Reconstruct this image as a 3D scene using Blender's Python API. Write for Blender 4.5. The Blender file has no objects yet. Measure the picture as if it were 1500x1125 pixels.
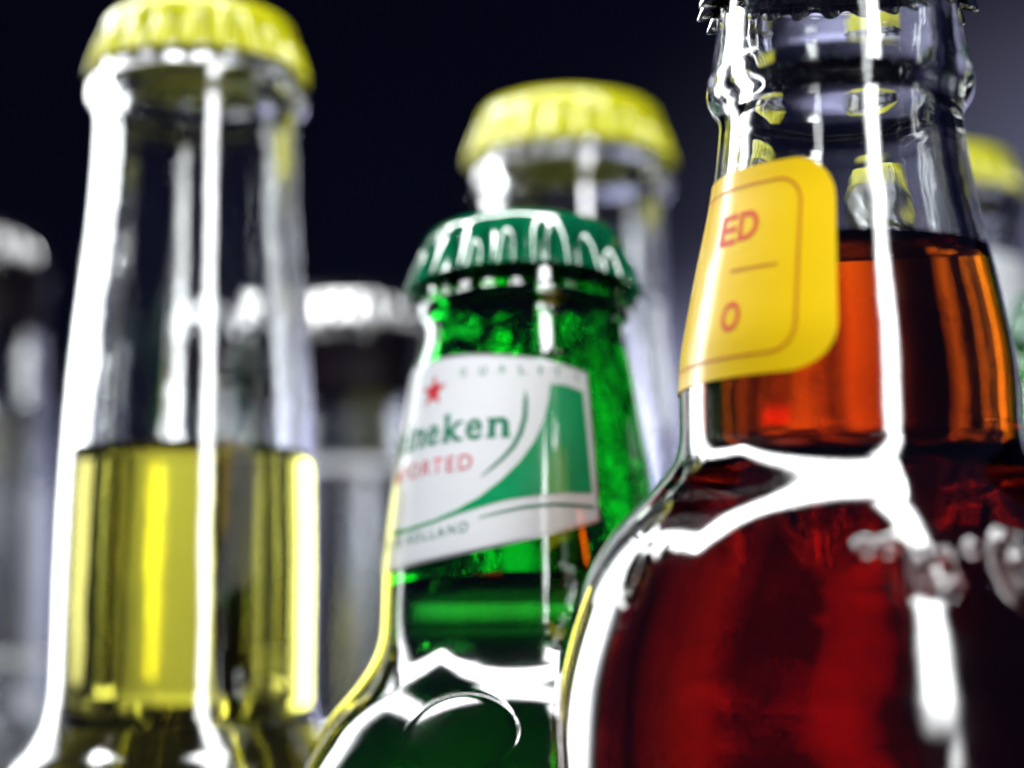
import bpy, bmesh, math, random
import numpy as np
from mathutils import Vector, Matrix

random.seed(7)
scene = bpy.context.scene
col = scene.collection
R = math.radians

# ---------------------------------------------------------------- camera
CAM_Z = 0.14
PITCH = R(8.5)
FPX = 2800.0                      # focal length in pixels of the 1500 px wide photograph
cam_data = bpy.data.cameras.new('camera')
cam_data.sensor_width = 36.0
cam_data.lens = FPX / 1500.0 * 36.0
cam_data.clip_start = 0.01
cam_data.clip_end = 20.0
cam_data.dof.use_dof = True
cam_data.dof.focus_distance = 0.214
cam_data.dof.aperture_fstop = 9.5
cam = bpy.data.objects.new('camera', cam_data)
cam.location = (0, 0, CAM_Z)
cam.rotation_euler = (R(90) + PITCH, 0, 0)
col.objects.link(cam)
scene.camera = cam

# ---------------------------------------------------------------- world, exposure
world = bpy.data.worlds.new('World')
scene.world = world
world.use_nodes = True
world.node_tree.nodes['Background'].inputs[0].default_value = (0.10, 0.11, 0.32, 1)
world.node_tree.nodes['Background'].inputs[1].default_value = 0.08
scene.view_settings.view_transform = 'Standard'
scene.view_settings.look = 'None'
scene.view_settings.exposure = 0.35
scene.view_settings.gamma = 1.0
scene.view_settings.use_curve_mapping = False
cy = scene.cycles
cy.max_bounces = 14
cy.transmission_bounces = 14
cy.glossy_bounces = 6
cy.diffuse_bounces = 3
cy.transparent_max_bounces = 12
cy.caustics_refractive = True
cy.caustics_reflective = False
cy.blur_glossy = 0.6
cy.sample_clamp_indirect = 12.0
cy.use_denoising = True
cy.use_adaptive_sampling = True
cy.adaptive_threshold = 0.04

# ---------------------------------------------------------------- lamps (studio softboxes)
def softbox(name, loc, target, sx, sy, radiance, colour=(1, 1, 1), roll=0.0, fade=((0.35, 0.03), (0.9, 0.5))):
    d = bpy.data.lights.new(name, 'AREA')
    d.shape = 'RECTANGLE'
    d.size, d.size_y = sx, sy
    d.energy = radiance * math.pi * sx * sy
    d.color = colour
    # a softbox is brightest along its middle and fades towards its cloth edges
    d.use_nodes = True
    nt = d.node_tree
    em = nt.nodes['Emission']
    geo = nt.nodes.new('ShaderNodeNewGeometry')
    sep = nt.nodes.new('ShaderNodeSeparateXYZ')
    nt.links.new(geo.outputs['Parametric'], sep.inputs[0])
    prod = None
    for axis, (lo, edge) in enumerate(fade):
        m1 = nt.nodes.new('ShaderNodeMath'); m1.operation = 'MULTIPLY_ADD'
        m1.inputs[1].default_value = 2.0; m1.inputs[2].default_value = -1.0
        nt.links.new(sep.outputs[axis], m1.inputs[0])
        m2 = nt.nodes.new('ShaderNodeMath'); m2.operation = 'ABSOLUTE'
        nt.links.new(m1.outputs[0], m2.inputs[0])
        mr = nt.nodes.new('ShaderNodeMapRange'); mr.interpolation_type = 'SMOOTHSTEP'
        mr.inputs['From Min'].default_value = lo; mr.inputs['From Max'].default_value = 1.0
        mr.inputs['To Min'].default_value = 1.0; mr.inputs['To Max'].default_value = edge
        nt.links.new(m2.outputs[0], mr.inputs['Value'])
        if prod is None:
            prod = mr.outputs[0]
        else:
            m3 = nt.nodes.new('ShaderNodeMath'); m3.operation = 'MULTIPLY'
            nt.links.new(prod, m3.inputs[0]); nt.links.new(mr.outputs[0], m3.inputs[1])
            prod = m3.outputs[0]
    nt.links.new(prod, em.inputs['Strength'])
    o = bpy.data.objects.new(name, d)
    o.location = loc
    q = (Vector(target) - Vector(loc)).to_track_quat('-Z', 'Y')
    o.rotation_euler = (q.to_matrix() @ Matrix.Rotation(roll, 3, 'Z')).to_euler()
    col.objects.link(o)
    return o

def light_bar(name, p0, p1, width, radiance, target=(0.02, 0.22, 0.16), colour=(0.97, 0.99, 1.0), fade=((0.35, 0.03), (0.9, 0.5))):
    """long narrow softbox between two points, its face turned to the bottles"""
    p0, p1 = Vector(p0), Vector(p1)
    c = (p0 + p1) / 2
    y = (p1 - p0).normalized()
    zax = (c - Vector(target))
    zax = (zax - y * zax.dot(y)).normalized()
    x = y.cross(zax)
    o = softbox(name, c, target, width, (p1 - p0).length, radiance, colour, fade=fade)
    o.rotation_euler = Matrix((x, y, zax)).transposed().to_euler()
    return o

light_bar('front_strip_light', (0.138, -0.128, 0.15), (0.160, -0.12, 0.46), 0.092, 15.0, fade=((0.35, 0.03), (0.55, 0.0)))
low = light_bar('added_low_strip', (0.135, -0.13, 0.02), (0.141, -0.127, 0.205), 0.095, 0.22, target=(-0.100, 0.292, 0.13))
low.data.spread = R(17)            # added lamp, beam narrowed so that only the golden beer reflects it
light_bar('slanted_strip_light', (0.175, -0.12, 0.43), (0.09, 0.17, 0.51), 0.072, 17.0)
light_bar('top_strip_light', (0.13, 0.20, 0.51), (-0.34, 0.26, 0.51), 0.085, 17.0)
light_bar('corner_strip_light', (-0.30, 0.24, 0.51), (-0.34, 0.50, 0.49), 0.085, 15.0)
softbox('left_softbox', (-0.345, 0.53, 0.24), (0.0, 0.32, 0.20), 0.23, 0.56, 9.0, (0.95, 0.98, 1.0), fade=((0.25, 0.02), (0.8, 0.4)))
sd = bpy.data.lights.new('backdrop_spot', 'SPOT')
sd.energy = 300.0
sd.spot_size = R(58)
sd.spot_blend = 1.0
sd.shadow_soft_size = 0.05
sd.color = (1.0, 0.97, 0.58)
so = bpy.data.objects.new('backdrop_spot', sd)
so.location = (1.35, 0.75, 0.30)
so.rotation_euler = (Vector((0.85, 1.7, 0.28)) - so.location).to_track_quat('-Z', 'Y').to_euler()
col.objects.link(so)
hd = bpy.data.lights.new('halo_spot', 'SPOT')      # added backdrop lamp: its pool behind the front bottle makes the drink glow
hd.energy = 480.0
hd.spot_size = R(40)
hd.spot_blend = 1.0
hd.shadow_soft_size = 0.04
hd.color = (1.0, 0.97, 0.58)
ho = bpy.data.objects.new('halo_spot', hd)
ho.location = (0.62, 1.12, 0.16)
ho.rotation_euler = (Vector((0.365, 1.7, 0.27)) - ho.location).to_track_quat('-Z', 'Y').to_euler()
col.objects.link(ho)

# ---------------------------------------------------------------- helpers
def px_dir(x, y):
    u = (x - 750.0) / FPX
    v = (562.5 - y) / FPX
    return np.array([u, math.cos(PITCH) - v * math.sin(PITCH), math.sin(PITCH) + v * math.cos(PITCH)])

def px_z(y, Y):
    d = px_dir(750, y)
    return CAM_Z + Y * d[2] / d[1]

def px_r(rpx, y, Y):
    return rpx / FPX * Y / px_dir(750, y)[1]

def px_x(x, y, Y):
    d = px_dir(x, y)
    return Y * d[0] / d[1]

def tag(o, label=None, cat=None, group=None, kind=None):
    if label: o['label'] = label
    if cat: o['category'] = cat
    if group: o['group'] = group
    if kind: o['kind'] = kind
    return o

def link(name, me, mat=None, parent=None):
    o = bpy.data.objects.new(name, me)
    if mat is not None:
        for m in (mat if isinstance(mat, (list, tuple)) else [mat]):
            me.materials.append(m)
    col.objects.link(o)
    if parent is not None:
        o.parent = parent
    return o

def pchip(xs, ys, xq):
    """monotone cubic interpolation"""
    x = np.asarray(xs, float); y = np.asarray(ys, float)
    h = np.diff(x); d = np.diff(y) / h
    m = np.zeros_like(y)
    m[0], m[-1] = d[0], d[-1]
    for i in range(1, len(x) - 1):
        if d[i - 1] * d[i] > 0:
            w1 = 2 * h[i] + h[i - 1]; w2 = h[i] + 2 * h[i - 1]
            m[i] = (w1 + w2) / (w1 / d[i - 1] + w2 / d[i])
    k = np.clip(np.searchsorted(x, xq) - 1, 0, len(x) - 2)
    t = (xq - x[k]) / h[k]
    return ((2*t**3 - 3*t**2 + 1) * y[k] + (t**3 - 2*t**2 + t) * h[k] * m[k]
            + (-2*t**3 + 3*t**2) * y[k + 1] + (t**3 - t**2) * h[k] * m[k + 1])

def smooth_profile(zs, rs, n, blur=3):
    z = np.linspace(zs[0], zs[-1], n)
    r = pchip(zs, rs, z)
    for _ in range(blur):
        r[1:-1] = 0.25 * r[:-2] + 0.5 * r[1:-1] + 0.25 * r[2:]
    return z, r

def grid_mesh(name, P, smooth=True, closed_u=True, mat_index=None):
    """P: (rows, segs, 3); rows run along the profile, segs round the axis (angle growing)"""
    nr, ns, _ = P.shape
    idx = np.arange(nr * ns).reshape(nr, ns)
    nxt = np.roll(idx, -1, axis=1)
    a, b, c, d = idx[:-1], nxt[:-1], nxt[1:], idx[1:]
    F = np.stack([a, b, c, d], -1)
    if not closed_u:
        F = F[:, :-1]
    F = F.reshape(-1, 4)
    me = bpy.data.meshes.new(name)
    V = P.reshape(-1, 3).astype(np.float32)
    me.vertices.add(len(V)); me.vertices.foreach_set('co', V.ravel())
    me.loops.add(F.size); me.loops.foreach_set('vertex_index', F.ravel().astype(np.int32))
    me.polygons.add(len(F)); me.polygons.foreach_set('loop_start', np.arange(0, F.size, 4, dtype=np.int32))
    if smooth:
        me.polygons.foreach_set('use_smooth', np.ones(len(F), dtype=bool))
    if mat_index is not None:
        nseg = ns if closed_u else ns - 1
        me.polygons.foreach_set('material_index', (np.repeat(mat_index, nseg) if mat_index.ndim == 1 else mat_index.ravel()).astype(np.int32))
    me.update(calc_edges=True)
    me.validate()
    return me

def lathe_pts(z, r, segs):
    th = np.linspace(0, 2 * math.pi, segs, endpoint=False)
    z = np.asarray(z); r = np.asarray(r)
    return np.stack([r[:, None] * np.cos(th), r[:, None] * np.sin(th), np.repeat(z[:, None], segs, 1)], -1)

# ---------------------------------------------------------------- materials
def new_mat(name):
    m = bpy.data.materials.new(name)
    m.use_nodes = True
    nt = m.node_tree
    nt.nodes.clear()
    out = nt.nodes.new('ShaderNodeOutputMaterial')
    return m, nt, out

def principled(name, colour, rough=0.4, metallic=0.0, coat=0.0, noise=None, bump=0.0, bump_scale=800.0, spec=0.5, coat_ior=1.7):
    m, nt, out = new_mat(name)
    b = nt.nodes.new('ShaderNodeBsdfPrincipled')
    b.inputs['Base Color'].default_value = (*colour, 1)
    b.inputs['Roughness'].default_value = rough
    b.inputs['Metallic'].default_value = metallic
    b.inputs['Coat Weight'].default_value = coat
    b.inputs['Coat Roughness'].default_value = 0.06
    b.inputs['Coat IOR'].default_value = coat_ior
    b.inputs['Specular IOR Level'].default_value = spec
    tc = nt.nodes.new('ShaderNodeTexCoord')
    if noise:
        n = nt.nodes.new('ShaderNodeTexNoise')
        n.inputs['Scale'].default_value = noise[0]
        n.inputs['Detail'].default_value = 5
        nt.links.new(tc.outputs['Object'], n.inputs['Vector'])
        mx = nt.nodes.new('ShaderNodeMix')
        mx.data_type = 'RGBA'
        mx.inputs[6].default_value = (*colour, 1)
        mx.inputs[7].default_value = (*noise[1], 1)
        nt.links.new(n.outputs['Fac'], mx.inputs[0])
        nt.links.new(mx.outputs[2], b.inputs['Base Color'])
    if bump:
        n2 = nt.nodes.new('ShaderNodeTexNoise')
        n2.inputs['Scale'].default_value = bump_scale
        n2.inputs['Detail'].default_value = 4
        nt.links.new(tc.outputs['Object'], n2.inputs['Vector'])
        bp = nt.nodes.new('ShaderNodeBump')
        bp.inputs['Strength'].default_value = bump
        bp.inputs['Distance'].default_value = 0.0002
        nt.links.new(n2.outputs['Fac'], bp.inputs['Height'])
        nt.links.new(bp.outputs[0], b.inputs['Normal'])
    nt.links.new(b.outputs[0], out.inputs['Surface'])
    return m

def wavy_normal(nt, scale, strength, dist):
    tc = nt.nodes.new('ShaderNodeTexCoord')
    n = nt.nodes.new('ShaderNodeTexNoise')
    n.inputs['Scale'].default_value = scale
    n.inputs['Detail'].default_value = 2.5
    nt.links.new(tc.outputs['Object'], n.inputs['Vector'])
    bp = nt.nodes.new('ShaderNodeBump')
    bp.inputs['Strength'].default_value = strength
    bp.inputs['Distance'].default_value = dist
    nt.links.new(n.outputs['Fac'], bp.inputs['Height'])
    return bp.outputs[0]

def glass_pair(name, tint, coat_ior=1.75, ripple=0.3, ripple_scale=130.0):
    """outer wall (polished, coated) and inner wall"""
    m, nt, out = new_mat(name + '_outer')
    b = nt.nodes.new('ShaderNodeBsdfPrincipled')
    b.inputs['Base Color'].default_value = (*tint, 1)
    b.inputs['Roughness'].default_value = 0.0
    b.inputs['IOR'].default_value = 1.5
    b.inputs['Transmission Weight'].default_value = 1.0
    b.inputs['Coat Weight'].default_value = 1.0
    b.inputs['Coat IOR'].default_value = coat_ior
    b.inputs['Coat Roughness'].default_value = 0.01
    # faint smears and handling marks
    tc = nt.nodes.new('ShaderNodeTexCoord')
    sm = nt.nodes.new('ShaderNodeTexNoise')
    sm.inputs['Scale'].default_value = 55.0
    sm.inputs['Detail'].default_value = 7.0
    sm.inputs['Roughness'].default_value = 0.65
    nt.links.new(tc.outputs['Object'], sm.inputs['Vector'])
    mr = nt.nodes.new('ShaderNodeMapRange')
    mr.inputs['From Min'].default_value = 0.42; mr.inputs['From Max'].default_value = 0.72
    mr.inputs['To Min'].default_value = 0.015; mr.inputs['To Max'].default_value = 0.16
    nt.links.new(sm.outputs['Fac'], mr.inputs['Value'])
    nt.links.new(mr.outputs[0], b.inputs['Coat Roughness'])
    nrm = wavy_normal(nt, 90.0, 0.35, 0.00025)
    nt.links.new(nrm, b.inputs['Normal'])
    nt.links.new(nrm, b.inputs['Coat Normal'])
    nt.links.new(b.outputs[0], out.inputs['Surface'])
    m2, nt, out = new_mat(name + '_inner')
    g = nt.nodes.new('ShaderNodeBsdfGlass')
    g.inputs['Color'].default_value = (*[min(1, c ** 0.5) for c in tint], 1)
    g.inputs['Roughness'].default_value = 0.0
    g.inputs['IOR'].default_value = 1.5
    nt.links.new(wavy_normal(nt, ripple_scale, ripple, 0.0005), g.inputs['Normal'])
    nt.links.new(g.outputs[0], out.inputs['Surface'])
    return [m, m2]

def liquid_mat(name, absorb):
    m, nt, out = new_mat(name)
    g = nt.nodes.new('ShaderNodeBsdfGlass')
    g.inputs['Roughness'].default_value = 0.0
    at = nt.nodes.new('ShaderNodeAttribute')
    at.attribute_name = 'surface_ior'
    nt.links.new(at.outputs['Fac'], g.inputs['IOR'])
    nt.links.new(wavy_normal(nt, 110.0, 0.3, 0.0005), g.inputs['Normal'])
    nt.links.new(g.outputs[0], out.inputs['Surface'])
    v = nt.nodes.new('ShaderNodeVolumeAbsorption')
    dens = max(absorb)
    v.inputs['Density'].default_value = dens
    v.inputs['Color'].default_value = (*[1 - a / dens for a in absorb], 1)
    nt.links.new(v.outputs[0], out.inputs['Volume'])
    return m

GLASS_CLEAR = glass_pair('clear_glass', (0.97, 0.98, 0.98))
GLASS_GREEN = glass_pair('green_glass', (0.025, 0.66, 0.09), ripple=0.9, ripple_scale=190.0)
LIQ_GOLD = liquid_mat('golden_beer', (2.5, 5.2, 78.0))
LIQ_BEER = liquid_mat('beer_in_green', (6.0, 8.0, 50.0))
LIQ_RED = liquid_mat('red_rum_drink', (11.0, 100.0, 330.0))
LIQ_CLEAR = liquid_mat('clear_water', (1.0, 1.0, 0.8))
LIQ_DARK = liquid_mat('dark_cola', (40.0, 120.0, 300.0))
M_YELLOWCAP = principled('yellow_enamel', (0.60, 0.60, 0.006), 0.30, 0.0, 0.6, noise=(60, (0.52, 0.50, 0.004)))
M_GREENCAP = principled('green_enamel', (0.0, 0.17, 0.065), 0.14, 0.0, 1.0, noise=(60, (0.0, 0.12, 0.045)), coat_ior=2.1)
M_BLACKCAP = principled('black_enamel', (0.006, 0.006, 0.009), 0.35, 0.0, 0.0, spec=0.08)
M_BLACKCAP = [M_BLACKCAP, principled('glint_steel', (0.9, 0.9, 0.9), 0.09, 1.0)]  # second material is polished metal for the highlights on the teeth
M_STEELCAP = principled('gold_steel', (0.62, 0.42, 0.16), 0.28, 1.0)
M_LINER = principled('cap_liner', (0.55, 0.55, 0.52), 0.6)
M_WHITE = principled('label_white', (0.80, 0.82, 0.85), 0.45, coat=0.45, bump=0.15, spec=0.3)
M_SILVER = principled('label_silver', (0.55, 0.57, 0.60), 0.35, 0.6)
M_PGREEN = principled('print_green', (0.0, 0.42, 0.15), 0.4, coat=1.0, noise=(220, (0.0, 0.26, 0.08)), spec=0.3)
M_PTEAL = principled('print_dark_green', (0.01, 0.20, 0.11), 0.45, spec=0.3)
M_PRED = principled('print_red', (0.62, 0.012, 0.03), 0.45, spec=0.3)
M_PPINK = principled('print_rose', (0.66, 0.06, 0.10), 0.45, spec=0.3)
M_YELLOW = principled('label_yellow', (0.95, 0.62, 0.0), 0.40, coat=0.5, bump=0.12, spec=0.3)
M_AMBER = principled('print_amber', (0.62, 0.20, 0.002), 0.5, spec=0.3)
M_ORANGE = principled('print_orange_red', (0.72, 0.07, 0.006), 0.5, spec=0.3)

# ---------------------------------------------------------------- surroundings
me = bpy.data.meshes.new('table')
me.from_pydata([(-2, -1, 0), (2, -1, 0), (2, 1.75, 0), (-2, 1.75, 0)], [], [(0, 1, 2, 3)])
tag(link('table', me, principled('dark_table', (0.012, 0.012, 0.02), 0.35, noise=(18, (0.006, 0.006, 0.012)))), 
    'dark tabletop the bottles stand on', None, None, 'structure')
me = bpy.data.meshes.new('backdrop')
me.from_pydata([(-3, 1.7, -0.5), (3, 1.7, -0.5), (3, 1.7, 3), (-3, 1.7, 3)], [], [(0, 1, 2, 3)])
tag(link('backdrop', me, principled('navy_paper', (0.046, 0.048, 0.13), 0.9, noise=(6, (0.038, 0.040, 0.11)), spec=0.1)),
    'plain dark navy backdrop', None, None, 'structure')

# ---------------------------------------------------------------- bottles
class Bottle:
    pass

def make_cap(parent, Rt, z_edge, mat, phase=0.0, n=21):
    """crown cap: Rt radius at the teeth, z_edge height of the teeth's lower edge"""
    s = Rt / 0.016
    seg = n * 12
    th = np.linspace(0, 2 * math.pi, seg, endpoint=False)
    #   (radius/Rt, height mm, flute amount)
    prof = [(0.02, 6.20, 0), (0.40, 6.18, 0), (0.68, 6.10, 0), (0.76, 5.98, 0), (0.815, 5.72, 0.0), (0.855, 5.30, 0.0),
            (0.880, 4.70, 0.02), (0.893, 3.9, 0.08), (0.903, 3.1, 0.32), (0.914, 2.3, 0.70), (0.930, 1.4, 0.98),
            (0.946, 0.7, 1.08), (0.960, 0.15, 1.1), (0.962, -0.05, 1.1)]
    inner = [(0.944, -0.02, 1.1), (0.930, 0.6, 1.05), (0.912, 1.4, 0.95), (0.89, 2.6, 0.6), (0.86, 3.8, 0.2), (0.83, 4.9, 0), (0.02, 5.2, 0)]
    rows = []
    w = np.cos(n * th + phase)
    wave = np.sign(w) * np.abs(w) ** 0.8
    for (r, h, a) in prof + inner:
        rad = (r + 0.066 * a * wave) * Rt
        hz = (h - 0.28 * a * a * wave * (1 if h < 2 else 0)) * 0.0014 * s
        rows.append(np.stack([rad * np.cos(th), rad * np.sin(th), np.full(seg, 0.0) + hz], -1))
    P = np.array(rows)[::-1]          # from inside up and over: faces outward
    mi = np.zeros(len(P) - 1, int)
    if isinstance(mat, (list, tuple)):
        mi = np.zeros((len(P) - 1, seg), int)
        mi[5:13, :] = (wave > -0.3)[None, :]      # bright metal put on the teeth to stand for bead highlights
    o = link('crown_cap', grid_mesh('crown_cap', P, mat_index=mi), mat, parent)
    o.location = (0, 0, z_edge)
    # plastic sealing liner under the cap
    P = lathe_pts(np.array([4.95, 4.75, 4.75, 4.95]) * 0.0014 * s, np.array([0.80, 0.78, 0.70, 0.66]) * Rt, 64)
    l = link('liner', grid_mesh('liner', P), M_LINER, o)
    return o

def make_bottle(name, X, Y, zs, rs, wall, level, glass, liquid, cap_r, cap_z, cap_mat, tilt=0.0, pivot_z=0.2, yaw=0.0,
                segs=160, rows=360, emboss=None, cap_phase=0.0, fine=(), crisp_from=0.3):
    fine = list(fine)
    B = Bottle()
    root = bpy.data.objects.new(name, None)
    col.objects.link(root)
    M = Matrix.Translation((X, Y, pivot_z)) @ Matrix.Rotation(-tilt, 4, 'X') @ Matrix.Translation((0, 0, -pivot_z))
    root.matrix_world = M
    B.root, B.M = root, M
    zd = np.linspace(zs[0], zs[-1], 2400)
    rd = pchip(zs, rs, zd)
    def soften(q, n):
        q = q.copy()
        for _ in range(n):
            q[1:-1] = 0.25 * q[:-2] + 0.5 * q[1:-1] + 0.25 * q[2:]
        return q
    soft, crisp = soften(rd, 160), soften(rd, 14)
    w = np.clip((zd - crisp_from) / 0.003, 0, 1)          # rings and collar keep their edges
    rd = soft * (1 - w) + crisp * w
    zq = [np.linspace(zs[0], zs[-1], rows)]
    keep = np.ones(rows, bool)
    for lo, hi, step in fine + [(crisp_from, zs[-1], 0.00022)]:
        keep &= ~((zq[0] > lo) & (zq[0] < hi))
        zq.append(np.arange(lo, hi, step))
    z = np.unique(np.concatenate([zq[0][keep], [zs[0], zs[-1]]] + zq[1:]))
    r = np.interp(z, zd, rd)
    B.z, B.r = z, r
    zl, rl = z[-1], r[-1]
    wall_f = np.interp(z, [z[0], z[0] + 0.004, z[0] + 0.010, z[-1]], [wall * 1.6, wall * 1.3, wall, wall])
    # outer wall
    th = np.linspace(0, 2 * math.pi, segs, endpoint=False)
    base = [(z[0] + 0.004, 0.0005), (z[0] + 0.003, r[0] * 0.5), (z[0] + 0.0004, r[0] * 0.86), (z[0] + 0.0002, r[0] * 0.96)]
    pts = [lathe_pts([b[0] for b in base], [b[1] for b in base], segs)]
    O = lathe_pts(z, r, segs)
    if emboss is not None:
        hgt = emboss(z[:, None], r[:, None], th[None, :])
        dr = np.gradient(r, z)[:, None]
        nx = 1 / np.sqrt(1 + dr ** 2)
        O[..., 0] += hgt * nx * np.cos(th)
        O[..., 1] += hgt * nx * np.sin(th)
        O[..., 2] -= hgt * nx * dr
    pts.append(O)
    n_out = 4 + len(z)
    # lip, then inner wall down to the liquid
    lip = [(zl + wall * 0.28, rl - wall * 0.15), (zl + wall * 0.4, rl - wall * 0.5), (zl + wall * 0.28, rl - wall * 0.85)]
    pts.append(lathe_pts([p[0] for p in lip], [p[1] for p in lip], segs))
    sel = z > level + 0.0002
    zi = np.concatenate([z[sel][::-1], [level]])
    ri_all = np.maximum(r - wall_f, 0.003)
    upper = z > z[0] + 0.05
    ri_all[upper] = np.minimum.accumulate(ri_all[upper])      # the bore stays straight behind collars and rings
    for _ in range(12):
        ri_all[1:-1] = 0.25 * ri_all[:-2] + 0.5 * ri_all[1:-1] + 0.25 * ri_all[2:]
    lev_r = float(np.interp(level, z, ri_all))
    ri = np.concatenate([ri_all[sel][::-1], [lev_r]])
    P = np.concatenate(pts, 0)
    me_o = grid_mesh('glass', P, mat_index=np.zeros(len(P) - 1, int))
    iseg = min(segs, 192)
    zi = np.concatenate([[zl + wall * 0.28], zi]); ri = np.concatenate([[min(rl - wall * 0.85, ri[0] + wall * 0.15)], ri])
    me_i = grid_mesh('glass_bore', lathe_pts(zi, ri, iseg), mat_index=np.ones(len(zi) - 1, int))
    bmj = bmesh.new()
    bmj.from_mesh(me_o); bmj.from_mesh(me_i)
    bmj.to_mesh(me_o); bmj.free()
    bpy.data.meshes.remove(me_i)
    B.glass = link('glass', me_o, glass, root)
    # liquid: wall from base centre up to the level, then the surface with a small meniscus
    sel2 = (z > z[0] + 0.008) & (z < level - 0.0002)
    zb = z[0] + 0.0075
    zz = np.concatenate([[zb + 0.002, zb + 0.0015, zb], z[sel2], [level]])
    rr = np.concatenate([[0.0004, ri_all[0] * 0.5, ri_all[0] * 0.93], ri_all[sel2], [lev_r]])
    nw = len(zz)
    men = [(level - 0.0007, lev_r - 0.0006), (level - 0.0011, lev_r - 0.0016), (level - 0.0013, lev_r - 0.003), (level - 0.00135, lev_r * 0.4), (level - 0.00135, 0.0004)]
    zz = np.concatenate([zz, [p[0] for p in men]])
    rr = np.concatenate([rr, [p[1] for p in men]])
    mel = grid_mesh('liquid', lathe_pts(zz, rr, iseg))
    ior = np.repeat(np.where(np.arange(len(zz) - 1) < nw - 1, 1.34 / 1.5, 1.34), iseg).astype(np.float32)
    at = mel.attributes.new('surface_ior', 'FLOAT', 'FACE')
    at.data.foreach_set('value', ior)
    B.liquid = link('liquid', mel, liquid, root)
    B.cap = make_cap(root, cap_r, cap_z, cap_mat, cap_phase)
    return B

def hit(B, x, y):
    """pixel of the photograph -> (angle from the side facing the camera, height) on the bottle's own wall"""
    Mi = B.M.inverted()
    o = np.array(Mi @ Vector((0, 0, CAM_Z)))
    d = np.array(Mi.to_3x3() @ Vector(px_dir(x, y)))
    t = np.linspace(0.1, 0.6, 6000)
    P = o[None] + t[:, None] * d[None]
    rad = np.hypot(P[:, 0], P[:, 1]) - np.interp(P[:, 2], B.z, B.r)
    k = int(np.argmax(rad < 0)) if (rad < 0).any() else int(np.argmin(rad))
    p = P[k]
    return math.atan2(p[0], -p[1]), p[2]

def wrap(B, bm, off, thick=0.0):
    """sheet in (angle*r0, height) laid on the bottle's wall at a distance off"""
    for v in bm.verts:
        a, zz, o = v.co.x, v.co.y, v.co.z
        rr = float(np.interp(zz, B.z, B.r)) + off + o
        v.co = (rr * math.sin(a), -rr * math.cos(a), zz)

def cut_grid(bm, da, dz):
    def bis(axis, step):
        lo = min(v.co[axis] for v in bm.verts); hi = max(v.co[axis] for v in bm.verts)
        k = math.floor(lo / step) + 1
        while k * step < hi:
            co = [0, 0, 0]; no = [0, 0, 0]
            co[axis] = k * step; no[axis] = 1
            bmesh.ops.bisect_plane(bm, geom=bm.verts[:] + bm.edges[:] + bm.faces[:], dist=1e-7, plane_co=co, plane_no=no)
            k += 1
    bis(0, da)
    bis(1, dz)

def decal(name, B, polys, off, mat, parent, da=R(3), dz=0.0012, thick=0.0):
    """polys: list of outlines in (angle, height)"""
    bm = bmesh.new()
    for pl in polys:
        vs = [bm.verts.new((a, zz, 0)) for a, zz in pl]
        es = [bm.edges.new((vs[i], vs[(i + 1) % len(vs)])) for i in range(len(vs))]
        bmesh.ops.triangle_fill(bm, use_beauty=True, use_dissolve=False, edges=es)
    return finish_decal(name, B, bm, off, mat, parent, da, dz, thick)

def finish_decal(name, B, bm, off, mat, parent, da=R(3), dz=0.0012, thick=0.0):
    bmesh.ops.triangulate(bm, faces=bm.faces[:])
    for f in bm.faces:
        if f.normal.z < 0:
            f.normal_flip()
    cut_grid(bm, da, dz)
    if thick:
        r = bmesh.ops.extrude_face_region(bm, geom=bm.faces[:])
        for e in r['geom']:
            if isinstance(e, bmesh.types.BMVert):
                e.co.z += thick
    wrap(B, bm, off)
    bmesh.ops.recalc_face_normals(bm, faces=bm.faces[:])
    me = bpy.data.meshes.new(name)
    bm.to_mesh(me)
    bm.free()
    return link(name, me, mat, parent)

def text_bm(s, bold=0.0, spacing=1.0):
    c = bpy.data.curves.new('lettering', 'FONT')
    c.body = s
    c.size = 1.0
    c.offset = bold
    c.space_character = spacing
    c.resolution_u = 4
    o = bpy.data.objects.new('lettering', c)
    col.objects.link(o)
    bpy.context.view_layer.update()
    dg = bpy.context.evaluated_depsgraph_get()
    me = bpy.data.meshes.new_from_object(o.evaluated_get(dg))
    bm = bmesh.new()
    bm.from_mesh(me)
    bpy.data.objects.remove(o)
    bpy.data.meshes.remove(me)
    return bm

def fit_text(bm, a0, a1, z0, z1, slope=0.0):
    """scale the text's bounding box to angles a0..a1 and heights z0..z1"""
    xs = [v.co.x for v in bm.verts]; ys = [v.co.y for v in bm.verts]
    x0, x1, y0, y1 = min(xs), max(xs), min(ys), max(ys)
    for v in bm.verts:
        a = a0 + (v.co.x - x0) / (x1 - x0) * (a1 - a0)
        v.co = (a, z0 + (v.co.y - y0) / (y1 - y0) * (z1 - z0) + slope * (a - a0), 0)

# ---- profiles, measured as (row, half width) in the photograph at each bottle's distance
def from_px(rows, Y):
    pts = sorted((px_z(y, Y), px_r(rp, y, Y)) for y, rp in rows)
    return [p[0] for p in pts], [p[1] for p in pts]

def with_body(zs, rs, body_r, shoulder_drop):
    z0, r0 = zs[0], rs[0]
    b = [(0.0, body_r * 0.93), (0.0012, body_r * 0.975), (0.004, body_r), (z0 - shoulder_drop, body_r), (z0 - shoulder_drop * 0.45, r0 + (body_r - r0) * 0.72)]
    return [p[0] for p in b] + zs, [p[1] for p in b] + rs

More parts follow.
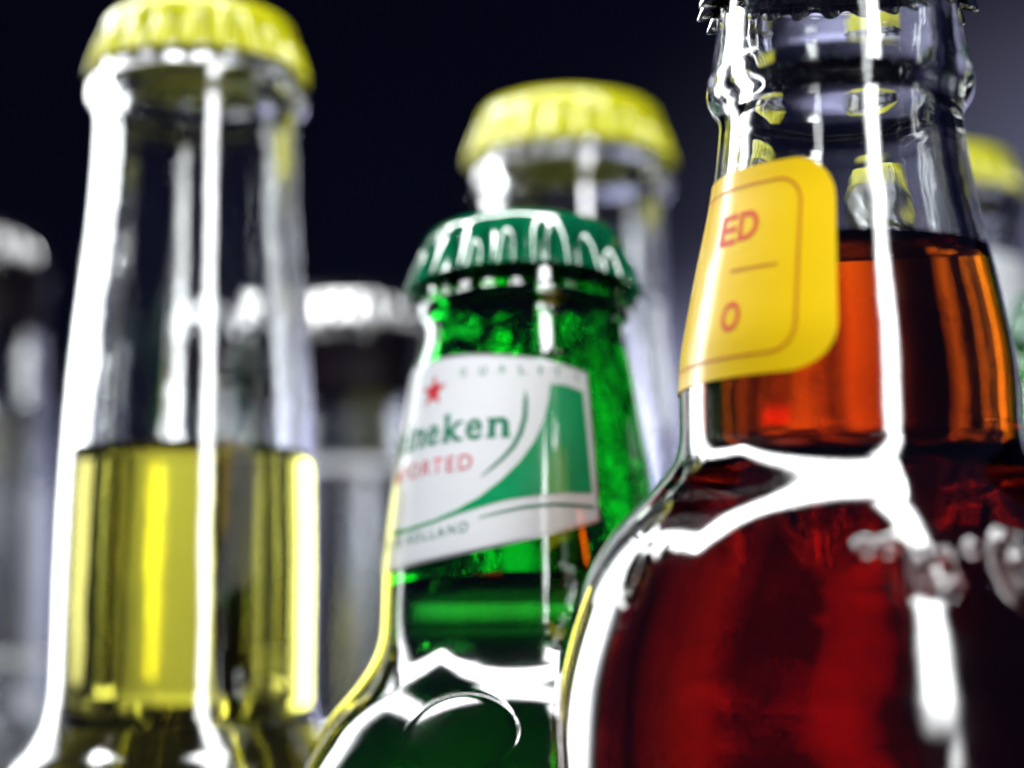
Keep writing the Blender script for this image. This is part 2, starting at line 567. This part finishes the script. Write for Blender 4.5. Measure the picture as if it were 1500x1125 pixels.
# ---- clear long-neck bottle with golden beer
YL = 0.292
lz, lr = from_px([(1125, 246), (1085, 216), (1050, 198), (1000, 191), (900, 190), (800, 188), (650, 182), (498, 171), (349, 155), (250, 148.5), (190, 146.5), (174, 148.5),
                  (166, 155), (155, 160), (141, 160), (131, 154), (120, 148), (112, 147)], YL)
capz_l = px_z(112, YL)
lip = capz_l + 0.0050
lz2, lr2 = with_body(lz + [capz_l + 0.002, lip], lr + [0.0136, 0.0133], 0.0270, 0.018)
XL = px_x(291, 110, YL)
left = make_bottle('beer_bottle', XL, YL, lz2, lr2, 0.0030, px_z(664, YL), GLASS_CLEAR, LIQ_GOLD, 0.0171, capz_l, M_YELLOWCAP, cap_phase=0.4, crisp_from=px_z(200, YL))
tag(left.root, 'clear long-neck bottle of golden beer with yellow cap, the tallest one by the green bottle', 'bottle', 'capped bottles')

# ---- green bottle with white neck label
YG = 0.258
gz, gr = from_px([(1250, 346), (1200, 340), (1160, 329), (1125, 316), (1100, 304), (1070, 288), (1045, 271), (1020, 250), (985, 226), (955, 212), (925, 206), (850, 204), (780, 197), (704, 188), (600, 172), (548, 164), (508, 154), (492, 151.5),
                  (480, 153), (472, 158.5), (460, 160), (453, 155), (446, 150), (430, 148)], YG)
capz_g = px_z(428, YG)
gz2, gr2 = with_body(gz + [capz_g + 0.002, capz_g + 0.005], gr + [0.0131, 0.0128], 0.0308, 0.012)
XG = px_x(767, 428, YG)
TILT_G = R(6)

green_roundel = {}
def emboss_green(z, r, th):
    a = th + math.pi / 2                       # angle 0 faces the camera
    a = (a + math.pi) % (2 * math.pi) - math.pi
    a0, z0, rho = R(-17), px_z(1096, YG), 0.0068
    du = (a - a0) * 0.0265
    dv = (z - z0) * 1.42
    d = np.hypot(du, dv)
    h = 0.00012 * np.exp(-((d - rho) / 0.00036) ** 2)
    h += 0.00003 * np.clip((rho - d) / 0.0006, 0, 1)
    return h

green = make_bottle('green_beer_bottle', XG, YG, gz2, gr2, 0.0028, px_z(868, YG), GLASS_GREEN, LIQ_BEER, 0.0161, capz_g, M_GREENCAP,
                    tilt=TILT_G, pivot_z=px_z(640, YG), segs=800, rows=420, emboss=emboss_green, cap_phase=0.2, fine=[(px_z(1200, YG), px_z(1000, YG), 0.00018)], crisp_from=px_z(520, YG))
tag(green.root, 'green glass beer bottle with green cap and white neck label bearing a red star', 'bottle', 'capped bottles')

# ---- front bottle with red-brown drink and yellow label
YR = 0.200
rz, rr_ = from_px([(1200, 452), (1100, 449), (1020, 442), (973, 433), (899, 412), (843, 390), (777, 348), (730, 303), (700, 272), (676, 256), (654, 249), (628, 246.5), (590, 246), (535, 242), (450, 226), (360, 206), (300, 192),
                   (250, 184), (205, 178), (184, 176), (172, 178), (163, 184), (153, 191), (140, 194), (124, 193.5), (110, 190), (60, 179), (10, 172)], YR)
capz_r = px_z(12, YR)
rz2, rr2 = with_body(rz + [capz_r + 0.001, capz_r + 0.0046], rr_ + [0.0119, 0.0116], px_r(453, 1200, YR), 0.008)
XR = px_x(1230, 150, YR)

# raised lettering round the shoulder: strokes in (mm along, mm up), read as glass marks
def arc(cx, cy_, rx, ry, a0, a1, n=14):
    return [(cx + rx * math.cos(R(a0 + (a1 - a0) * i / n)), cy_ + ry * math.sin(R(a0 + (a1 - a0) * i / n))) for i in range(n + 1)]
GLYPHS = {
    'dot': [[(0, 1.3), (0.1, 1.35)]],
    'hook': [[(-1.0, 1.3), (-0.2, 1.5), (0.5, 0.9), (0.7, -0.2), (0.7, -1.6)]],
    'a': [arc(0, -0.4, 1.25, 1.35, 20, 380), [(1.2, 0.8), (1.3, -1.6)]],
    'O': [arc(0, 0, 1.5, 2.4, 0, 360), arc(0.4, -0.4, 0.7, 1.0, 40, 250)],
    'y': [arc(0.1, 0.6, 1.0, 1.2, 180, 330), [(1.1, 1.9), (1.2, 0.2), (0.7, -1.8), (-0.6, -2.4)]],
    'o': [arc(0, -0.2, 0.9, 1.7, 0, 360)],
}
RING = [('dot', -8.2), ('hook', -1.8), ('a', 5.4), ('dot', 14), ('O', 22), ('y', 33), ('dot', 41), ('o', 48), ('a', 58), ('hook', 67), ('O', 78), ('dot', 87), ('a', 96),
        ('y', 108), ('o', 120), ('O', 132), ('hook', 143), ('a', 154), ('dot', 163), ('O', 174), ('y', -174), ('o', -160), ('a', -148), ('O', -134), ('hook', -122), ('a', -110),
        ('o', -56.5), ('dot', -50.5)]
def emboss_right(z, r, th):
    a = (th + math.pi / 2 + math.pi) % (2 * math.pi) - math.pi
    zc = px_z(850, YR)
    rc = 0.0258
    v = (z - zc) * 1000.0 * 0.76
    band = np.abs(v[:, 0]) < 4.2
    h = np.zeros((z.shape[0], th.shape[1]))
    vb = v[band]
    d = np.full((vb.shape[0], th.shape[1]), 9.0)
    for g, deg in RING:
        c = R(deg)
        u = ((a - c + math.pi) % (2 * math.pi) - math.pi) * rc * 1000 * 0.92
        near = np.abs(u[0]) < 4.0
        for st in GLYPHS[g]:
            for (x0, y0), (x1, y1) in zip(st[:-1], st[1:]):
                U = u[:, near]
                dx, dy = x1 - x0, y1 - y0
                L = dx * dx + dy * dy + 1e-9
                t = np.clip(((U - x0) * dx + (vb - y0) * dy) / L, 0, 1)
                dd = np.hypot(U - x0 - t * dx, vb - y0 - t * dy)
                d[:, near] = np.minimum(d[:, near], dd)
    h[band] = 0.00080 * np.exp(-(d / 0.44) ** 2)
    return h

right = make_bottle('rum_bottle', XR, YR, rz2, rr2, 0.0027, px_z(378, YR), GLASS_CLEAR, LIQ_RED, 0.0148, capz_r, M_BLACKCAP,
                    segs=1200, rows=420, emboss=emboss_right, cap_phase=0.9, fine=[(px_z(930, YR), px_z(768, YR), 0.00019)], crisp_from=px_z(215, YR))
tag(right.root, 'round-shouldered clear bottle of red-brown drink with a yellow neck label, nearest the camera', 'bottle', 'capped bottles')

# ---- smaller ones behind
def clear_longneck(name, X, Y, cap_r, cap_z, scale, level_z, liquid, cap_mat, label, phase=0.0, glass=GLASS_CLEAR, rscale=None):
    zs = [capz + (z - capz_l) * scale for z, capz in ((z, cap_z) for z in lz)]
    zk = scale
    scale = rscale or scale
    rs = [r * scale for r in lr]
    z2, r2 = with_body(zs + [cap_z + 0.002 * zk, cap_z + 0.005 * zk], rs + [0.0136 * scale, 0.0133 * scale], 0.0270 * scale, min(0.018, zs[0] * 0.4))
    B = make_bottle(name, X, Y, z2, r2, 0.0030, level_z, glass, liquid, cap_r, cap_z, cap_mat, segs=128, rows=240, cap_phase=phase, crisp_from=cap_z - 0.012 * scale)
    tag(B.root, label, 'bottle', 'capped bottles')
    return B

Y = 0.335
clear_longneck('beer_bottle', px_x(835, 235, Y), Y, px_r(151, 235, Y), px_z(238, Y), 1.06, px_z(760, Y), LIQ_CLEAR, M_YELLOWCAP,
               'clear bottle with yellow cap standing directly behind the green bottle', 0.1)
M_FOIL = principled('grey_foil_label', (0.55, 0.56, 0.62), 0.20, 0.92, noise=(90, (0.42, 0.43, 0.48)), bump=0.3, bump_scale=300)
def label_or_fill(B, z_top, z_bot, z_line, mat=None):  # real labels, and white bands added to brighten drinks in front
    o = decal('label_or_fill_band', B, [[(R(-174), z_bot), (R(174), z_bot), (R(174), z_top), (R(-174), z_top)]], 0.00006, mat or M_FOIL, B.root, da=R(4), dz=0.002, thick=0.0001)
    decal('band_edge', B, [[(R(-174), z_line - 0.0012), (R(174), z_line - 0.0012), (R(174), z_line + 0.0012), (R(-174), z_line + 0.0012)]], 0.0003, M_WHITE, o, da=R(4), dz=0.002)
    return o
M_SLEEVE = principled('black_neck_sleeve', (0.004, 0.004, 0.008), 0.45, noise=(120, (0.008, 0.003, 0.005)), spec=0.15)
def neck_sleeve(B, z_top, z_bot):
    decal('neck_sleeve', B, [[(R(-179), z_bot), (R(179), z_bot), (R(179), z_top), (R(-179), z_top)]], 0.00006, M_SLEEVE, B.root, da=R(4), dz=0.002, thick=0.0001)
Y = 0.47
B = clear_longneck('dark_capped_bottle', px_x(524, 480, Y), Y, px_r(97, 480, Y), px_z(482, Y), 0.97, 0.02, LIQ_CLEAR, M_BLACKCAP,
               'blurred dark-capped bottle between the golden beer and the green bottle', 0.0)
label_or_fill(B, px_z(680, Y), px_z(1150, Y), px_z(690, Y))
neck_sleeve(B, px_z(484, Y), px_z(585, Y))
Y = 0.46
B = clear_longneck('dark_capped_bottle', px_x(322, 490, Y), Y, px_r(97, 490, Y), px_z(496, Y), 0.97, 0.02, LIQ_CLEAR, M_BLACKCAP,
               'blurred dark-capped bottle seen through the neck of the golden beer', 0.3)
label_or_fill(B, px_z(700, Y), px_z(1150, Y), px_z(710, Y), M_WHITE)  # made white instead of foil to brighten the golden beer
neck_sleeve(B, px_z(498, Y), px_z(570, Y))
Y = 0.45
B = clear_longneck('dark_capped_bottle', px_x(-30, 390, Y), Y, px_r(98, 390, Y), px_z(388, Y), 1.0, 0.02, LIQ_CLEAR, M_BLACKCAP,
               'blurred dark-capped bottle cut off by the left edge of the picture', 0.5)
label_or_fill(B, px_z(600, Y), px_z(1150, Y), px_z(965, Y))
neck_sleeve(B, px_z(390, Y), px_z(490, Y))
Y = 0.37
B = clear_longneck('beer_bottle', px_x(1378, 290, Y), Y, px_r(118, 290, Y), px_z(292, Y), 1.0, px_z(760, Y), LIQ_GOLD, M_YELLOWCAP,
               'yellow-capped bottle mostly hidden behind the red-brown bottle', 0.7)
label_or_fill(B, px_z(395, Y), px_z(585, Y), px_z(420, Y), M_WHITE)  # white band added to fill the front bottle's neck with orange
decal('glow_patch', B, [[(R(-26), px_z(1300, Y)), (R(-6), px_z(1300, Y)), (R(-6), px_z(1000, Y)), (R(-26), px_z(1000, Y))]], 0.00006, M_WHITE, B.root, da=R(4), dz=0.003, thick=0.0001)  # white patch added to show as a red glow through the front bottle
Y = 0.30
B2 = clear_longneck('green_beer_bottle', px_x(1613, 505, Y), Y, 0.0158, px_z(505, Y), 0.96, px_z(900, Y), LIQ_BEER, M_GREENCAP,
               'green bottle peeking out at the right edge of the picture', 0.2, GLASS_GREEN)

# ---------------------------------------------------------------- white and green neck label of the green bottle
LBL = {}
ac = R(-56)
def g_half(a):
    t = min(1.0, abs(a - ac) / R(92))
    return 1.0 - 0.24 * t * t

zc_top = hit(green, 745, 509)[1]
zc_bot = hit(green, 760, 766)[1]
# centre line and half height of the label (at its middle)
a_r = hit(green, 869, 650)[0]
def g_low(a):
    t = min(1.0, abs(a - ac) / R(92))
    return 1.0 - 0.38 * t * t
def outline_sym(zm, hh, a0, a1, inset=0.0, n=28):
    up, dn = [], []
    for i in range(n + 1):
        a = a0 + (a1 - a0) * i / n
        up.append((a, zm + hh * g_half(a) - inset)); dn.append((a, zm - hb * g_low(a) + inset))
    return dn + up[::-1]
zt_r = hit(green, 866, 547)[1]; zb_r = hit(green, 880, 764)[1]
zm = (zt_r + zb_r) / 2
hh = (zt_r - zb_r) / 2 / g_half(a_r)
hb = (zt_r - zb_r) / 2 / g_low(a_r)
a_l = 2 * ac - a_r
lab = decal('neck_label', green, [outline_sym(zm, hh, a_l, a_r)], 0.00006, M_SILVER, green.root, thick=0.00008)
paper = decal('paper', green, [outline_sym(zm, hh, a_l + R(1.2), a_r - R(1.2), 0.0004)], 0.00018, M_WHITE, lab)
OFF = 0.00022
def gp(pts):      # crop coordinates (x2.5 from 430,480) -> bottle
    return [hit(green, 430 + x / 2.5, 480 + y / 2.5) for x, y in pts]
# green field outside the oval, to the right
field = gp([(940, 205), (1000, 213), (1056, 236), (1066, 330), (1078, 470), (1090, 608), (1000, 604), (910, 612), (780, 632), (640, 672), (520, 715), (430, 748), (372, 768),
            (372, 745), (430, 733), (520, 704), (600, 668), (680, 622), (760, 560), (830, 490), (880, 420), (915, 340), (932, 270)])
decal('green_field', green, [field], OFF, M_PGREEN, lab)
arcline = gp([(848, 225), (858, 270), (856, 330), (840, 390), (812, 440), (775, 480), (735, 515), (690, 548), (688, 546), (728, 508), (765, 472), (798, 432), (822, 385), (838, 330), (842, 270)])
decal('oval_line', green, [arcline], OFF, M_PTEAL, lab)
decal('lower_line', green, [gp([(680, 695), (760, 672), (850, 652), (960, 642), (1096, 652), (1096, 664), (960, 653), (850, 662), (760, 680), (682, 699)])], OFF, M_PTEAL, lab)
# red star
sa, sz_ = hit(green, 637, 574)
star = []
for k in range(10):
    rad = 0.0024 if k % 2 == 0 else 0.00095
    t = R(90 + 36 * k)
    star.append((sa + rad * math.cos(t) / 0.0157, sz_ + rad * math.sin(t)))
decal('red_star', green, [star], OFF, M_PRED, lab, dz=0.0008)
# lettering
def lettering(B, s, right_px, left_ang, z_bot, z_top, mat, parent, bold=0.0, spacing=1.0, off=OFF):
    bm = text_bm(s, bold, spacing)
    fit_text(bm, left_ang, right_px, z_bot, z_top)
    return finish_decal('lettering', B, bm, off, mat, parent, R(4), 0.002)
a1, zb1 = hit(green, 746, 641)
ztp = hit(green, 667, 606)[1]
xh = (hit(green, 735, 612)[1] - zb1)
ken_w = a1 - hit(green, 652, 640)[0]
def serif_word(B, items, zb, xh, mat, parent):
    """items: (letter, left angle, right angle); slab serifs are added to the stems"""
    bm = bmesh.new()
    def rect(a0, a1, z0, z1):
        vs = [bm.verts.new(c) for c in ((a0, z0, 1.2e-5), (a1, z0, 1.2e-5), (a1, z1, 1.2e-5), (a0, z1, 1.2e-5))]
        bm.faces.new(vs)
    for ch, a0, a1 in items:
        t = text_bm(ch, 0.016 if ch == 'e' else 0.030)
        top = xh * (1.42 if ch in 'kHi' else 1.03)
        fit_text(t, a0, a1, zb - (0.03 * xh if ch == 'e' else 0), zb + top)
        me = bpy.data.meshes.new('letter')
        t.to_mesh(me); t.free()
        bm.from_mesh(me)
        bpy.data.meshes.remove(me)
        w = a1 - a0
        sh = xh * 0.13
        if ch in 'nH':
            for c in (a0 + 0.14 * w, a1 - 0.14 * w):
                rect(c - 0.24 * w, c + 0.24 * w, zb, zb + sh)
            if ch == 'n':
                rect(a0 - 0.10 * w, a0 + 0.14 * w, zb + xh - sh, zb + xh)
        if ch == 'k':
            rect(a0 - 0.10 * w, a0 + 0.36 * w, zb, zb + sh)
            rect(a0 - 0.10 * w, a0 + 0.14 * w, zb + 1.42 * xh - sh, zb + 1.42 * xh)
            rect(a1 - 0.34 * w, a1 + 0.05 * w, zb, zb + sh)
            rect(a1 - 0.40 * w, a1 + 0.02 * w, zb + xh - sh, zb + xh)
        if ch == 'i':
            rect(a0 - 0.4 * w, a1 + 0.4 * w, zb, zb + sh)
    finish_decal('lettering', B, bm, OFF, mat, parent, R(4), 0.002)
an = [hit(green, x, 632)[0] for x in (716, 746, 683, 707, 652, 679, 628, 645)]
wn = an[1] - an[0]
n1r = an[6] - 0.16 * wn
items = [('n', an[0], an[1]), ('e', an[2], an[3]), ('k', an[4], an[5]), ('e', an[6], an[7]), ('n', n1r - wn, n1r)]
x = n1r - 1.22 * wn
items += [('i', x - 0.32 * wn, x), ('e', x - 1.35 * wn, x - 0.52 * wn), ('H', x - 2.75 * wn, x - 1.55 * wn)]
serif_word(green, items, zb1, xh, M_PTEAL, lab)
ar_, zr_ = hit(green, 692, 688)
al_ = hit(green, 584, 722)[0]
lettering(green, 'IMPORTED', ar_, ar_ - (ar_ - al_) * 1.15, zr_, zr_ + 0.0021, M_PPINK, lab, bold=0.004, spacing=1.25)
for ch, (px_, py_) in zip('QUALITY', [(680, 546), (708, 543), (736, 541), (766, 542), (791, 543), (816, 547), (844, 555)]):
    aa, zz = hit(green, px_, py_)
    bm = text_bm(ch)
    fit_text(bm, aa - R(1.6 if ch != 'I' else 0.5), aa + R(1.6 if ch != 'I' else 0.5), zz - 0.0006, zz + 0.0006)
    finish_decal('letter', green, bm, OFF, M_PTEAL, lab, R(4), 0.002)
ah, zh = hit(green, 686, 778)
bm = text_bm('BREWED IN HOLLAND', 0.006, 1.35)
fit_text(bm, ah - R(72), ah, zh, zh + 0.0013, slope=-0.0)
for v in bm.verts:      # follows the label's lower edge
    v.co.y += hb * (g_low(ah) - g_low(v.co.x))
finish_decal('lettering', green, bm, OFF, M_PTEAL, lab, R(4), 0.002)

# ---------------------------------------------------------------- yellow label of the front bottle
def rounded(a0, a1, z0, z1, ra, rzz, n=8):
    pts = []
    for (ca, cz, s) in ((a1 - ra, z0 + rzz, -90), (a1 - ra, z1 - rzz, 0), (a0 + ra, z1 - rzz, 90), (a0 + ra, z0 + rzz, 180)):
        for i in range(n + 1):
            t = R(s + 90 * i / n)
            pts.append((ca + ra * math.cos(t), cz + rzz * math.sin(t)))
    return pts
ya1 = hit(right, 1226, 390)[0]
yz1 = hit(right, 1112, 241)[1]
yz0 = hit(right, 1100, 549)[1]
ya0 = ya1 - R(142)
ylab = decal('neck_label', right, [rounded(ya0, ya1, yz0, yz1, R(17), 0.0046)], 0.00006, M_YELLOW, right.root, thick=0.0001)
inn = rounded(ya0 + R(13), ya1 - R(13), yz0 + 0.0019, yz1 - 0.0019, R(10), 0.0030)
inn2 = rounded(ya0 + R(14.2), ya1 - R(14.2), yz0 + 0.0022, yz1 - 0.0022, R(9), 0.0027)
bm = bmesh.new()
v1 = [bm.verts.new((a, z, 0)) for a, z in inn]; v2 = [bm.verts.new((a, z, 0)) for a, z in inn2]
for i in range(len(v1)):
    j = (i + 1) % len(v1)
    bm.faces.new((v1[i], v1[j], v2[j], v2[i]))
finish_decal('border_line', right, bm, 0.0002, M_AMBER, ylab)
p = [hit(right, x, y) for x, y in ((1072, 396), (1140, 384), (1140, 388), (1072, 400))]
decal('divider_line', right, [p], 0.0002, M_AMBER, ylab)
for ch, x0, x1, yb, yt in (('E', 1055, 1078, 361, 318), ('D', 1081, 1110, 351, 309), ('O', 1056, 1083, 486, 443)):
    a0, zb_ = hit(right, x0, yb + 5); a1, _ = hit(right, x1, yb)
    z0_ = hit(right, (x0 + x1) / 2, yb)[1]; z1_ = hit(right, (x0 + x1) / 2, yt)[1]
    bm = text_bm(ch, 0.022)
    fit_text(bm, a0, a1, z0_, z1_)
    finish_decal('letter', right, bm, 0.0002, M_ORANGE, ylab, R(4), 0.002)
